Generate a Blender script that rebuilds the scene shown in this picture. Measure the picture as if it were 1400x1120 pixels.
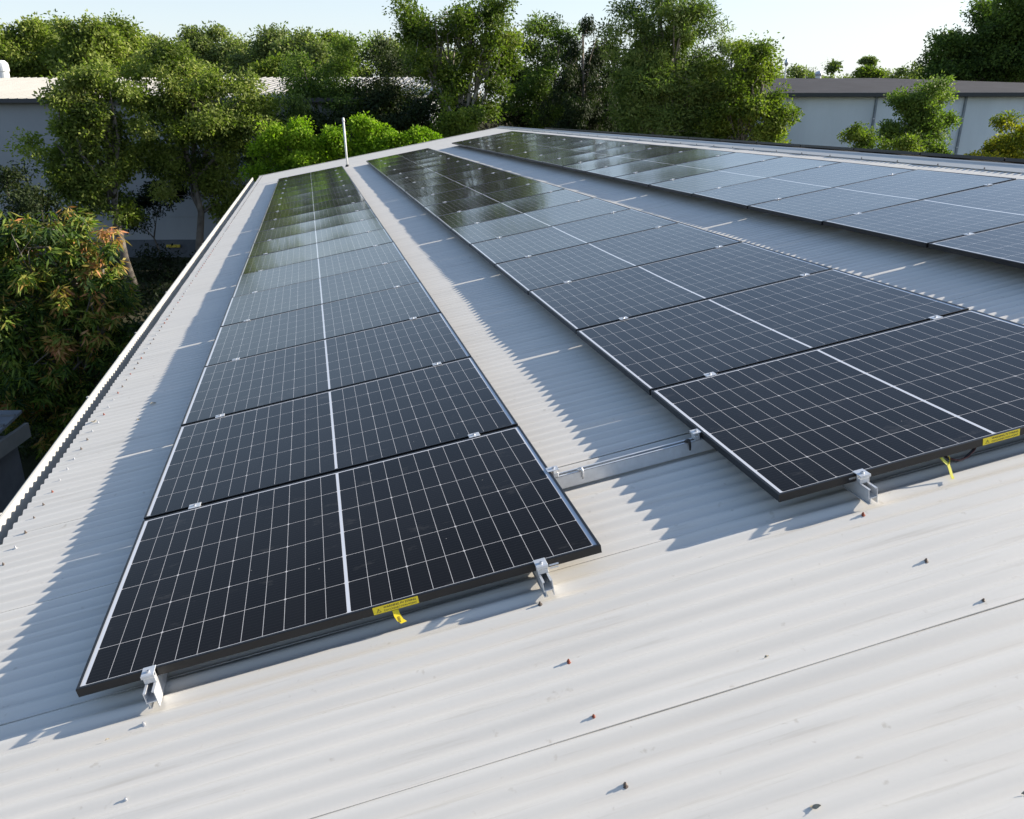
import bpy, math, random
import numpy as np
from mathutils import Matrix, Vector
R = math.radians
for o in list(bpy.data.objects): bpy.data.objects.remove(o)
S = bpy.context.scene
COL = S.collection

# ------------------------------------------------------------------ frames
# "roof frame": x up the slope to the ridge, y along the building, z out of the roof sheet
# world: Z up.  The roof falls to the left (-x) at about 10 degrees.
MC = np.array([[0.96184335, -0.20823465, -0.1774703],
               [-0.24100053, -0.33775371, -0.90985778],
               [0.12952266, 0.91791109, -0.37505082]])      # rows: camera right, down, forward (roof frame)
CP = np.array([1.11801495, -2.3322282, 1.50429978])          # camera place (roof frame)
FPX, CX, CY = 1129.94, 673.78, 568.48
ez = np.array([0.1776, -0.010, 0.984]); ez /= np.linalg.norm(ez)
ey = np.array([0, 1.0, 0]); ey -= ez * ey.dot(ez); ey /= np.linalg.norm(ey)
ex = np.cross(ey, ez)
RW = np.array([ex, ey, ez])                                  # roof -> world
TW = Matrix([list(r) + [0] for r in RW] + [[0, 0, 0, 1]])
CW = RW @ CP
FW = RW @ MC[2]; FH = np.array([FW[0], FW[1], 0]); FH /= np.linalg.norm(FH)   # horizontal view direction
RH = np.array([FH[1], -FH[0], 0])                            # horizontal right
def env(u, v, d):
    """world point on the line of sight of pixel (u, v) at horizontal distance d"""
    r = RW @ (MC.T @ np.array([(u - CX) / FPX, (v - CY) / FPX, 1.0]))
    return CW + r * (d / r.dot(FH))
GZ = env(200, 352, 38)[2]                                    # ground level
def sd(s, d, z):
    """world point: s metres right of the view line, d metres ahead, z above the ground"""
    p = CW + RH * s + FH * d
    return np.array([p[0], p[1], GZ + z])

# ------------------------------------------------------------------ camera
cam = bpy.data.cameras.new('camera'); co = bpy.data.objects.new('camera', cam); COL.objects.link(co)
cm = RW @ np.array([MC[0], -MC[1], -MC[2]]).T
co.matrix_world = Matrix([list(cm[i]) + [CW[i]] for i in range(3)] + [[0, 0, 0, 1]])
cam.sensor_width = 36; cam.lens = 36 * FPX / 1400
cam.shift_x = (700 - CX) / 1400; cam.shift_y = (CY - 560) / 1400
cam.clip_start = 0.05; cam.clip_end = 5000
S.camera = co
# ------------------------------------------------------------------ light
sr = np.array([0.38, 0.019, 0.097]); sr /= np.linalg.norm(sr)
SUN = RW @ sr
EL = math.asin(SUN[2]); AZ = math.atan2(SUN[0], SUN[1])
w = bpy.data.worlds.new('World'); S.world = w; w.use_nodes = True
nt = w.node_tree; bg = nt.nodes['Background']
sky = nt.nodes.new('ShaderNodeTexSky'); sky.sky_type = 'NISHITA'; sky.sun_disc = False
sky.sun_elevation = EL; sky.sun_rotation = AZ; sky.altitude = 30; sky.air_density = 1.0; sky.dust_density = 1.0; sky.ozone_density = 2.5
# pale summer haze low over the horizon, thinning upwards
tcw = nt.nodes.new('ShaderNodeTexCoord'); spw = nt.nodes.new('ShaderNodeSeparateXYZ'); nt.links.new(tcw.outputs['Generated'], spw.inputs[0])
def wm_(op, a, b):
    x = nt.nodes.new('ShaderNodeMath'); x.operation = op
    for i, v in enumerate((a, b)):
        if isinstance(v, (int, float)): x.inputs[i].default_value = v
        else: nt.links.new(v, x.inputs[i])
    return x.outputs[0]
hz_ = wm_('MULTIPLY', wm_('POWER', 2.718, wm_('MULTIPLY', wm_('MAXIMUM', spw.outputs[2], 0.0), -4.6)), 0.85)
mxw = nt.nodes.new('ShaderNodeMix'); mxw.data_type = 'RGBA'; nt.links.new(hz_, mxw.inputs[0]); nt.links.new(sky.outputs[0], mxw.inputs[6]); mxw.inputs[7].default_value = (4.4, 4.72, 5.02, 1)
nt.links.new(mxw.outputs[2], bg.inputs[0]); bg.inputs[1].default_value = 0.095
sl = bpy.data.lights.new('sun', 'SUN'); sl.energy = 4.6; sl.angle = R(0.5); sl.color = (1, 0.915, 0.785)
so = bpy.data.objects.new('sun', sl); COL.objects.link(so)
so.rotation_euler = Vector(-SUN).to_track_quat('-Z', 'Y').to_euler()
S.view_settings.view_transform = 'Standard'; S.view_settings.look = 'None'
S.view_settings.exposure = 1.13; S.view_settings.gamma = 1
try: S.view_settings.use_curve_mapping = False
except Exception: pass
S.cycles.max_bounces = 8; S.cycles.transparent_max_bounces = 8
S.cycles.use_adaptive_sampling = True

# ------------------------------------------------------------------ helpers
def tag(o, label=None, cat=None, group=None, kind=None):
    if label: o['label'] = label
    if cat: o['category'] = cat
    if group: o['group'] = group
    if kind: o['kind'] = kind
    return o
def mesh(name, V, F, mat=None, smooth=False, tint=None):
    me = bpy.data.meshes.new(name)
    if isinstance(F, np.ndarray):
        V = np.asarray(V, np.float32); n, k = F.shape
        me.vertices.add(len(V)); me.vertices.foreach_set('co', V.ravel())
        me.loops.add(n * k); me.loops.foreach_set('vertex_index', F.astype(np.int32).ravel())
        me.polygons.add(n); me.polygons.foreach_set('loop_start', np.arange(0, n * k, k, dtype=np.int32))
        me.polygons.foreach_set('loop_total', np.full(n, k, np.int32))
        me.update(calc_edges=True); me.validate()
    else:
        me.from_pydata([tuple(map(float, v)) for v in V], [], F); me.update()
    if tint is not None:
        a = me.attributes.new('tint', 'FLOAT', 'POINT'); a.data.foreach_set('value', np.asarray(tint, np.float32))
    if mat: me.materials.append(mat)
    if smooth: me.polygons.foreach_set('use_smooth', np.ones(len(me.polygons), bool))
    return me
def link(name, me, parent=None, mw=None):
    o = bpy.data.objects.new(name, me); COL.objects.link(o)
    if parent is not None: o.parent = parent
    if mw is not None: o.matrix_world = mw if parent is None else mw
    return o
def empty(name, mw):
    o = bpy.data.objects.new(name, None); COL.objects.link(o); o.empty_display_size = 0.2; o.matrix_world = mw
    return o
def roofm(x=0, y=0, z=0, rz=0): return TW @ Matrix.Translation((x, y, z)) @ Matrix.Rotation(rz, 4, 'Z')
def tr(p): return Matrix.Translation(Vector([float(a) for a in p]))
class MB:
    """collects simple solids into one mesh"""
    def __init__(s): s.V = []; s.F = []
    def add(s, V, F):
        n = len(s.V); s.V += [tuple(v) for v in V]; s.F += [tuple(i + n for i in f) for f in F]; return s
    def box(s, x0, x1, y0, y1, z0, z1, c=0.0):
        if c <= 0:
            V = [(x, y, z) for z in (z0, z1) for x, y in ((x0, y0), (x1, y0), (x1, y1), (x0, y1))]
            return s.add(V, [(3, 2, 1, 0), (4, 5, 6, 7), (0, 1, 5, 4), (1, 2, 6, 5), (2, 3, 7, 6), (3, 0, 4, 7)])
        V = []
        for z, i in ((z0, c), (z0 + c, 0), (z1 - c, 0), (z1, c)):
            a, b, e, f = x0 + i, x1 - i, y0 + i, y1 - i
            if i: V += [(a, e, z), (b, e, z), (b, e, z), (b, f, z), (b, f, z), (a, f, z), (a, f, z), (a, e, z)]
            else: V += [(a + c, e, z), (b - c, e, z), (b, e + c, z), (b, f - c, z), (b - c, f, z), (a + c, f, z), (a, f - c, z), (a, e + c, z)]
        F = [tuple(range(7, -1, -1)), tuple(range(24, 32))]
        for k in range(3):
            for j in range(8): F.append((k * 8 + j, k * 8 + (j + 1) % 8, (k + 1) * 8 + (j + 1) % 8, (k + 1) * 8 + j))
        return s.add(V, F)
    def lathe(s, c, prof, n=12, axis=2):
        V = []; F = []
        for r, h in prof:
            for j in range(n):
                a = 2 * math.pi * j / n; p = [r * math.cos(a), r * math.sin(a)]
                q = {2: (p[0], p[1], h), 0: (h, p[0], p[1]), 1: (p[1], h, p[0])}[axis]
                V.append((c[0] + q[0], c[1] + q[1], c[2] + q[2]))
        m = len(prof)
        for k in range(m - 1):
            for j in range(n): F.append((k * n + j, k * n + (j + 1) % n, (k + 1) * n + (j + 1) % n, (k + 1) * n + j))
        F.append(tuple(range(n - 1, -1, -1))); F.append(tuple(range((m - 1) * n, m * n)))
        return s.add(V, F)
    def tube(s, pts, rad, n=8):
        pts = [np.array(p, float) for p in pts]; V = []; F = []; up = np.array([0.3, 0.2, 1.0])
        if np.isscalar(rad): rad = [rad] * len(pts)
        for i, p in enumerate(pts):
            t = pts[min(i + 1, len(pts) - 1)] - pts[max(i - 1, 0)]; t /= np.linalg.norm(t) + 1e-9
            a = np.cross(t, up if abs(t.dot(up)) < 1.0 else np.array([1.0, 0, 0])); a /= np.linalg.norm(a) + 1e-9; b = np.cross(t, a)
            for j in range(n):
                g = 2 * math.pi * j / n; V.append(p + rad[i] * (a * math.cos(g) + b * math.sin(g)))
        for k in range(len(pts) - 1):
            for j in range(n): F.append((k * n + j, k * n + (j + 1) % n, (k + 1) * n + (j + 1) % n, (k + 1) * n + j))
        F.append(tuple(range(n - 1, -1, -1))); F.append(tuple(range((len(pts) - 1) * n, len(pts) * n)))
        return s.add(V, F)
    def prism(s, prof, y0, y1, axis=1):
        """closed profile (a, z) pulled along an axis"""
        n = len(prof); V = []
        for y in (y0, y1):
            for a, z in prof: V.append((a, y, z) if axis == 1 else (y, a, z))
        F = [tuple(range(n)), tuple(range(2 * n - 1, n - 1, -1))]
        for j in range(n): F.append((j, j + n, (j + 1) % n + n, (j + 1) % n))
        return s.add(V, F)
    def build(s, name, mat, parent=None, mw=None, smooth=False):
        me = mesh(name, s.V, s.F, mat)
        bm_fix(me)
        if smooth: me.polygons.foreach_set('use_smooth', np.ones(len(me.polygons), bool))
        return link(name, me, parent, mw)
import bmesh
def bm_fix(me):
    bm = bmesh.new(); bm.from_mesh(me); bmesh.ops.recalc_face_normals(bm, faces=bm.faces); bm.to_mesh(me); bm.free()
def child(o, p, m=None):
    o.parent = p; o.matrix_parent_inverse = Matrix.Identity(4); o.matrix_basis = m or Matrix.Identity(4); return o

# ------------------------------------------------------------------ materials
class NM:
    def __init__(s, name):
        s.m = bpy.data.materials.new(name); s.m.use_nodes = True; s.t = s.m.node_tree; s.b = s.t.nodes['Principled BSDF']
        s.out = s.t.nodes['Material Output']
    def n(s, ty, **kw):
        x = s.t.nodes.new(ty)
        for k, v in kw.items(): setattr(x, k, v)
        return x
    def l(s, a, b): s.t.links.new(a, b)
    def math(s, op, a, b=None, c=None):
        x = s.n('ShaderNodeMath', operation=op)
        for i, v in enumerate((a, b, c)):
            if v is None: continue
            if isinstance(v, (int, float)): x.inputs[i].default_value = v
            else: s.l(v, x.inputs[i])
        return x.outputs[0]
    def obj(s): return s.n('ShaderNodeTexCoord').outputs['Object']
    def noise(s, vec, scale, detail=4, rough=0.55, sc=None, w=None):
        x = s.n('ShaderNodeTexNoise'); x.inputs['Scale'].default_value = scale; x.inputs['Detail'].default_value = detail; x.inputs['Roughness'].default_value = rough
        if sc is not None:
            mp = s.n('ShaderNodeMapping'); mp.inputs['Scale'].default_value = sc; s.l(vec, mp.inputs['Vector']); vec = mp.outputs[0]
        s.l(vec, x.inputs['Vector']); return x.outputs['Fac']
    def ramp(s, f, stops):
        x = s.n('ShaderNodeValToRGB'); e = x.color_ramp.elements
        while len(e) > 1: e.remove(e[-1])
        e[0].position = stops[0][0]; e[0].color = (*stops[0][1], 1)
        for p, c in stops[1:]: k = e.new(p); k.color = (*c, 1)
        s.l(f, x.inputs[0]); return x.outputs[0]
    def mix(s, f, a, b, blend='MIX'):
        x = s.n('ShaderNodeMix', data_type='RGBA', blend_type=blend)
        for i, v in ((0, f), (6, a), (7, b)):
            if isinstance(v, (int, float)): x.inputs[i].default_value = v
            elif isinstance(v, tuple): x.inputs[i].default_value = (*v, 1)
            else: s.l(v, x.inputs[i])
        return x.outputs[2]
    def bump(s, h, st, dist=0.01):
        x = s.n('ShaderNodeBump'); x.inputs['Strength'].default_value = st; x.inputs['Distance'].default_value = dist; s.l(h, x.inputs['Height']); s.l(x.outputs[0], s.b.inputs['Normal'])
    def set(s, col=None, rough=None, metal=None, spec=None):
        for k, v in (('Base Color', col), ('Roughness', rough), ('Metallic', metal), ('Specular IOR Level', spec)):
            if v is None: continue
            if isinstance(v, tuple): s.b.inputs[k].default_value = (*v, 1)
            elif isinstance(v, (int, float)): s.b.inputs[k].default_value = v
            else: s.l(v, s.b.inputs[k])
        return s
def plain(name, col, rough=0.5, metal=0.0, vary=0.12, scale=6.0, spec=0.5):
    m = NM(name); f = m.noise(m.obj(), scale, 5)
    a = tuple(c * (1 - vary) for c in col); b = tuple(min(1, c * (1 + vary)) for c in col)
    m.set(m.ramp(f, [(0.3, a), (0.7, b)]), rough, metal, spec); return m.m
M = {}
def mat_roof(name, base, dirt):
    m = NM(name); o = m.obj()
    st = m.noise(o, 1.0, 6, 0.6, (0.35, 9.0, 1.0))            # streaks that run down the slope
    st2 = m.noise(o, 1.0, 5, 0.65, (1.6, 38.0, 1.0))
    bl = m.noise(o, 0.9, 5, 0.6)
    sp = m.noise(o, 26, 3, 0.5)
    c = m.ramp(st, [(0.34, tuple(x * 0.94 for x in base)), (0.52, base), (0.72, tuple(min(1, x * 1.04) for x in base))])
    k = m.ramp(st2, [(0.57, (0, 0, 0)), (0.78, (0.38, 0.38, 0.38))]); c = m.mix(k, c, dirt)
    k2 = m.ramp(bl, [(0.52, (0, 0, 0)), (0.75, (0.22, 0.22, 0.22))]); c = m.mix(k2, c, tuple(x * 0.82 for x in base))
    k3 = m.ramp(sp, [(0.69, (0, 0, 0)), (0.77, (0.35, 0.35, 0.35))]); c = m.mix(k3, c, dirt)
    # dirt in the pans of the corrugation
    xyz = m.n('ShaderNodeSeparateXYZ'); m.l(o, xyz.inputs[0])
    pan = m.math('MULTIPLY', m.math('SUBTRACT', -0.1025, xyz.outputs[2]), 50.0)
    pan = m.math('MULTIPLY', m.n('ShaderNodeClamp').outputs[0] if False else m.math('MAXIMUM', pan, 0.0), st)
    c = m.mix(m.math('MINIMUM', pan, 0.3), c, dirt)
    m.set(c, m.ramp(bl, [(0.3, (0.38,) * 3), (0.7, (0.55,) * 3)]), 0.0, 0.4)
    m.bump(m.noise(o, 60, 3), 0.06, 0.002); return m.m
M['roof'] = mat_roof('painted_corrugated_steel', (0.655, 0.625, 0.57), (0.33, 0.28, 0.21))
M['cap'] = plain('cream_painted_flashing', (0.47, 0.455, 0.415), 0.42, 0, 0.06, 3)
M['wallA'] = plain('warehouse_wall_steel', (0.50, 0.49, 0.46), 0.5)
M['alu'] = plain('mill_aluminium', (0.64, 0.65, 0.66), 0.36, 0.4, 0.08, 30)
M['galv'] = plain('galvanised_steel', (0.55, 0.56, 0.58), 0.4, 0.7, 0.15, 60)
M['frame'] = plain('black_anodised_frame', (0.012, 0.012, 0.013), 0.36, 0.2, 0.2, 8)
M['screw'] = plain('weathered_screw', (0.16, 0.13, 0.11), 0.55, 0.5, 0.4, 120)
M['rust'] = plain('rusty_screw', (0.26, 0.07, 0.04), 0.7, 0.1, 0.4, 120)
M['yellow'] = plain('yellow_plastic', (0.80, 0.62, 0.02), 0.45, 0, 0.06, 20)
M['ink'] = plain('black_ink', (0.02, 0.018, 0.015), 0.5)
M['cable'] = plain('black_cable', (0.015, 0.013, 0.013), 0.45)
M['white'] = plain('white_pvc', (0.74, 0.74, 0.72), 0.4, 0, 0.05, 5)
M['backsheet'] = plain('backsheet', (0.6, 0.6, 0.6), 0.6)

# glass + cells of a panel, drawn from the panel's own coordinates (metres)
PW, PD, PITCH = 1.722, 1.158, 1.1794
def mat_cells():
    m = NM('solar_glass'); o = m.obj(); s = m.n('ShaderNodeSeparateXYZ'); m.l(o, s.inputs[0]); x, y = s.outputs[0], s.outputs[1]
    hc = 0.0055; mx = 0.0235; pc = (PW / 2 - hc - mx) / 12; my = 0.0165; pr = (PD - 2 * my) / 6
    xm = m.math('SUBTRACT', m.math('ABSOLUTE', m.math('SUBTRACT', x, PW / 2)), hc)
    cq = m.math('DIVIDE', xm, pc); rq = m.math('DIVIDE', m.math('SUBTRACT', y, my), pr)
    dx = m.math('MULTIPLY', m.math('ABSOLUTE', m.math('SUBTRACT', cq, m.math('ROUND', cq))), pc)
    dy = m.math('MULTIPLY', m.math('ABSOLUTE', m.math('SUBTRACT', rq, m.math('ROUND', rq))), pr)
    lx = m.math('LESS_THAN', dx, 0.0008); ly = m.math('LESS_THAN', dy, 0.0010)
    c3 = m.math('DIVIDE', cq, 3.0); d3 = m.math('MULTIPLY', m.math('ABSOLUTE', m.math('SUBTRACT', c3, m.math('ROUND', c3))), 3 * pc)
    dia = m.math('LESS_THAN', m.math('ADD', d3, dy), 0.0062)
    line = m.math('MAXIMUM', m.math('MAXIMUM', lx, ly), dia)
    ctr = m.math('LESS_THAN', xm, 0.0); end = m.math('GREATER_THAN', cq, 12.0)
    oy = m.math('MAXIMUM', m.math('LESS_THAN', rq, 0.0), m.math('GREATER_THAN', rq, 6.0))
    white = m.math('MAXIMUM', m.math('MAXIMUM', ctr, end), oy)
    # thin wires across the cells
    wq = m.math('FRACT', m.math('MULTIPLY', rq, 11.0)); wire = m.math('LESS_THAN', wq, 0.075)
    oi = m.n('ShaderNodeObjectInfo'); rnd = oi.outputs['Random']
    sh = m.n('ShaderNodeVectorMath', operation='ADD'); m.l(o, sh.inputs[0])
    cb = m.n('ShaderNodeCombineXYZ'); m.l(m.math('MULTIPLY', rnd, 37.0), cb.inputs[0]); m.l(m.math('MULTIPLY', rnd, 91.0), cb.inputs[2]); m.l(cb.outputs[0], sh.inputs[1])
    v = sh.outputs[0]
    cellrnd = m.n('ShaderNodeTexWhiteNoise', noise_dimensions='2D'); cv = m.n('ShaderNodeCombineXYZ')
    m.l(m.math('FLOOR', m.math('DIVIDE', m.math('SUBTRACT', x, PW / 2), pc)), cv.inputs[0]); m.l(m.math('FLOOR', rq), cv.inputs[1]); m.l(cv.outputs[0], cellrnd.inputs[0])
    cell = m.mix(cellrnd.outputs[0], (0.0065, 0.0063, 0.0066), (0.0095, 0.0092, 0.0097))
    cell = m.mix(m.math('MULTIPLY', wire, 0.55), cell, (0.035, 0.035, 0.037))
    c = m.mix(line, cell, (0.55, 0.53, 0.515)); c = m.mix(m.math('MULTIPLY', white, 1.0), c, (0.60, 0.62, 0.66))
    # dust film and smears
    sm = m.noise(v, 5.0, 6, 0.7, (1.0, 2.2, 1.0)); film = m.noise(v, 1.1, 3)
    smf = m.ramp(sm, [(0.60, (0, 0, 0)), (0.8, (0.13, 0.13, 0.13))]); fl = m.ramp(film, [(0.35, (0.002,) * 3), (0.75, (0.012,) * 3)])
    spk = m.n('ShaderNodeTexVoronoi'); spk.inputs['Scale'].default_value = 9; m.l(v, spk.inputs['Vector'])
    spd = m.math('MULTIPLY', m.math('LESS_THAN', spk.outputs['Distance'], 0.022), 0.5)
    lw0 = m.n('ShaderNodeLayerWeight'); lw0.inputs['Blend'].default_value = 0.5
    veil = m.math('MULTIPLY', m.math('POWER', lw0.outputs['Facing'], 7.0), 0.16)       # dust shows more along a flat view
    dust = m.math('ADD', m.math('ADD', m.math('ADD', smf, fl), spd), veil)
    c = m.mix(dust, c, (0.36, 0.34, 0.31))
    m.set(c, m.math('ADD', m.math('MULTIPLY', sm, 0.05), m.math('ADD', 0.055, m.math('MULTIPLY', rnd, 0.03))), 0.0, 0.0)
    m.b.inputs['IOR'].default_value = 1.5
    # anti-reflective glass: dark from above, mirror-like at a grazing view
    lw = m.n('ShaderNodeLayerWeight'); lw.inputs['Blend'].default_value = 0.5
    fr_ = m.math('ADD', 0.004, m.math('MULTIPLY', m.math('POWER', lw.outputs['Facing'], 5.2), 1.0))
    gl = m.n('ShaderNodeBsdfGlossy'); m.l(m.b.inputs['Roughness'].links[0].from_socket, gl.inputs['Roughness']); gl.inputs['Color'].default_value = (0.95, 0.98, 1.0, 1)
    mxs = m.n('ShaderNodeMixShader'); m.l(fr_, mxs.inputs[0]); m.l(m.b.outputs[0], mxs.inputs[1]); m.l(gl.outputs[0], mxs.inputs[2]); m.l(mxs.outputs[0], m.out.inputs[0])
    m.b.inputs['Roughness'].links[0]
    wb = m.noise(v, 1.6, 2); m.bump(wb, 0.10, 0.004); bn = m.b.inputs['Normal'].links[0].from_socket; m.l(bn, gl.inputs['Normal']); m.l(bn, lw.inputs['Normal'])
    return m.m
M['cells'] = mat_cells()

def mat_leaf(name, cols, trans=0.35, rough=0.6):
    m = NM(name); a = m.n('ShaderNodeAttribute', attribute_name='tint')
    k = len(cols); c = m.ramp(a.outputs['Fac'], [(i / (k - 1), cc) for i, cc in enumerate(cols)])
    m.set(c, rough, 0.0, 0.18)
    t = m.n('ShaderNodeBsdfTranslucent'); tc = m.mix(1.0, c, (1.0, 1.25, 0.45), 'MULTIPLY'); m.l(tc, t.inputs[0])
    mx = m.n('ShaderNodeMixShader'); mx.inputs[0].default_value = trans; m.l(m.b.outputs[0], mx.inputs[1]); m.l(t.outputs[0], mx.inputs[2]); m.l(mx.outputs[0], m.out.inputs[0])
    return m.m
L = {
 'olive': mat_leaf('olive_leaves', [(0.055, 0.079, 0.018), (0.146, 0.189, 0.037), (0.244, 0.287, 0.061), (0.354, 0.366, 0.122)], 0.42),
 'mid': mat_leaf('mid_green_leaves', [(0.043, 0.075, 0.018), (0.112, 0.169, 0.033), (0.188, 0.250, 0.050), (0.275, 0.325, 0.088)], 0.4),
 'bright': mat_leaf('bright_green_leaves', [(0.076, 0.142, 0.009), (0.171, 0.285, 0.015), (0.257, 0.380, 0.023), (0.361, 0.456, 0.048)], 0.45),
 'lime': mat_leaf('lime_green_leaves', [(0.055, 0.087, 0.017), (0.121, 0.169, 0.026), (0.199, 0.241, 0.036), (0.278, 0.297, 0.070)], 0.42),
 'dark': mat_leaf('shaded_dark_green_leaves', [(0.010, 0.017, 0.007), (0.022, 0.035, 0.011), (0.036, 0.052, 0.016), (0.058, 0.072, 0.025)], 0.28),  # deep green, lowered further to stand in for shade cast by taller trees
 'weep': mat_leaf('drooping_leaves', [(0.044, 0.070, 0.019), (0.105, 0.154, 0.035), (0.176, 0.225, 0.055), (0.275, 0.308, 0.099)], 0.4),
 'yellow': mat_leaf('yellowing_leaves', [(0.100, 0.130, 0.015), (0.220, 0.230, 0.020), (0.360, 0.320, 0.022), (0.480, 0.400, 0.030)], 0.4),
 'mango': mat_leaf('mango_leaves', [(0.020, 0.043, 0.010), (0.056, 0.100, 0.018), (0.125, 0.188, 0.027), (0.237, 0.263, 0.050), (0.400, 0.250, 0.075), (0.500, 0.188, 0.088), (0.575, 0.338, 0.163)], 0.36),
 'far': mat_leaf('far_leaves', [(0.084, 0.114, 0.041), (0.150, 0.186, 0.060), (0.216, 0.252, 0.084), (0.312, 0.336, 0.144)], 0.4),
}
M['bark'] = plain('grey_bark', (0.14, 0.12, 0.10), 0.9, 0, 0.4, 3)
M['pale_bark'] = plain('pale_bark', (0.27, 0.245, 0.205), 0.8, 0, 0.3, 3)

# ------------------------------------------------------------------ ground
def mat_ground():
    m = NM('leaf_litter_ground'); o = m.obj(); a = m.noise(o, 0.35, 6); b = m.noise(o, 6, 5)
    c = m.ramp(a, [(0.3, (0.025, 0.036, 0.014)), (0.55, (0.05, 0.048, 0.03)), (0.75, (0.085, 0.075, 0.055))]); c = m.mix(m.ramp(b, [(0.4, (0, 0, 0)), (0.7, (0.5,) * 3)]), c, (0.04, 0.04, 0.02))
    m.set(c, 1.0, 0.0, 0.0); m.bump(b, 0.5, 0.05); return m.m
g = link('ground', mesh('ground', [(-1500, -1500, GZ), (1500, -1500, GZ), (1500, 1500, GZ), (-1500, 1500, GZ)], [(0, 1, 2, 3)], mat_ground())); tag(g, kind='structure')

# ------------------------------------------------------------------ our warehouse
Y0, Y1, XE, XR = -4.3, 25.75, -0.757, 7.16       # roof extent, eave and ridge (roof frame)
WAVE = 0.0762; CREST = -0.1; AMP = 0.0067; ZM = -0.100
house = tag(empty('warehouse', TW), 'long low warehouse whose pale corrugated roof carries the solar panels', 'warehouse')
def corr(y): return np.cos(2 * np.pi * (y - CREST) / WAVE)
def roof_sheets():
    rng = np.random.default_rng(5); V = []; F = []; base = 0
    lap = 0.762; lap0 = -0.685
    k0 = int(math.floor((Y0 - lap0) / lap))
    xs = np.concatenate([np.arange(XE, 2.8, 0.16), np.linspace(2.8, XR, 24)]); nx = len(xs)
    y = lap0 + k0 * lap
    while y < Y1:
        a, b = max(y, Y0), min(y + lap + 0.016, Y1)
        n = max(3, int((b - a) / WAVE * 14)); ys = np.linspace(a, b, n)
        X, Y = np.meshgrid(xs, ys, indexing='ij')
        t = np.clip((Y - y) / lap, 0, 1.1); lift = 0.0034 * (1 - t)          # the near edge lies over the next sheet
        ph = rng.uniform(0, 6.28, 4)
        wob = 0.0010 * np.sin(X * 2.1 + ph[0] + Y * 3) + 0.0008 * np.sin(X * 5.3 + ph[1] - Y * 7) + 0.0007 * np.sin(Y * 9 + ph[2] + X)
        ysh = 0.0025 * np.sin(X * 1.7 + ph[3])
        Z = ZM + AMP * corr(Y + ysh) + lift + wob
        P = np.stack([X, Y, Z], -1).reshape(-1, 3)
        i = np.arange(nx - 1)[:, None] * n + np.arange(n - 1)[None, :]
        q = np.stack([i, i + n, i + n + 1, i + 1], -1).reshape(-1, 4) + base
        V.append(P); F.append(q); base += len(P)
        # turned-down edge of the overlapping sheet
        e0 = P.reshape(nx, n, 3)[:, 0, :]; e1 = e0 - [0, 0, 0.0036]
        V += [e0, e1]; j = np.arange(nx - 1)
        F.append(np.stack([base + j, base + nx + j, base + nx + j + 1, base + j + 1], -1)); base += 2 * nx
        y += lap
    return np.concatenate(V), np.concatenate(F)
V, F = roof_sheets()
me = mesh('roof', V, F, M['roof'], smooth=True)
roof = child(link('roof', me), house)
# the slope beyond the ridge: falls away at twice the tilt
PHI = R(20.4)
rs = MB(); prof = []
rd = np.array([math.cos(PHI), -math.sin(PHI)])
ys = np.linspace(Y0, Y1, 1600); xs2 = np.array([0.0, 8.0])
X, Y = np.meshgrid(xs2, ys, indexing='ij'); nn = len(ys)
P = np.stack([XR + X * rd[0] + AMP * corr(Y) * math.sin(PHI), Y, ZM - 0.004 + X * rd[1] + AMP * corr(Y) * math.cos(PHI)], -1).reshape(-1, 3)
i = np.arange(nn - 1); q = np.stack([i, i + nn, i + nn + 1, i + 1], -1)
child(link('roof', mesh('roof_far', P, q, M['roof'], smooth=True)), house)
# ridge capping: two flanges with a rolled middle
capb = MB(); zc = ZM + AMP + 0.008
t = 0.0012
up_l = [(XR - 0.17, zc - 0.0015), (XR - 0.168, zc), (XR - 0.05, zc + 0.012), (XR - 0.025, zc + 0.022), (XR, zc + 0.027), (XR + 0.025, zc + 0.018), (XR + 0.05, zc + 0.002), (XR + 0.2, zc - 0.054), (XR + 0.204, zc - 0.07)]
capb.prism(up_l + [(a, z - 0.002) for a, z in up_l[::-1]], Y0, Y1 + 0.02)
child(capb.build('ridge_cap', M['cap']), house)
# far-end barge flashing
bb = MB(); bb.box(XE - 0.03, XR, Y1 - 0.14, Y1 + 0.03, ZM + AMP + 0.002, ZM + AMP + 0.008); bb.box(XE - 0.03, XR, Y1 + 0.031, Y1 + 0.035, ZM - 0.2, ZM + AMP + 0.008)
child(bb.build('barge_flashing', M['cap']), house)
# gutter: back, floor, tall front with a rolled lip; it runs out slightly with distance
GX0 = -0.845
def gut(y):   # x of the front face
    return GX0 - 0.0054 * (y - 1.8)
gprof = [(0.035, -0.10 - 0.0), (0.035, -0.235), (0.0, -0.235), (-0.006, -0.13), (-0.011, -0.108), (-0.016, -0.096), (-0.024, -0.091), (-0.032, -0.096), (-0.030, -0.106), (-0.020, -0.112), (-0.012, -0.238), (0.040, -0.238)]
gyy = np.linspace(Y0, Y1, 60); GV = []; GF = []
back = 0.13
gp = [(back, -0.125), (back, -0.235), (0.0, -0.235), (0.0, -0.128), (-0.002, -0.106), (-0.010, -0.094), (-0.022, -0.090), (-0.034, -0.096), (-0.034, -0.108), (-0.026, -0.116), (-0.012, -0.120), (-0.012, -0.240), (back + 0.004, -0.240), (back + 0.004, -0.125)]
for yy in gyy:
    for a, z in gp: GV.append((gut(yy) + a + (0.0054 * (yy - 1.8) if a > 0.1 else 0), yy, z))
ng = len(gp)
for k in range(len(gyy) - 1):
    for j in range(ng): GF.append((k * ng + j, k * ng + (j + 1) % ng, (k + 1) * ng + (j + 1) % ng, (k + 1) * ng + j))
GF += [tuple(range(ng)), tuple(range((len(gyy) - 1) * ng, len(gyy) * ng))[::-1]]
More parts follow.
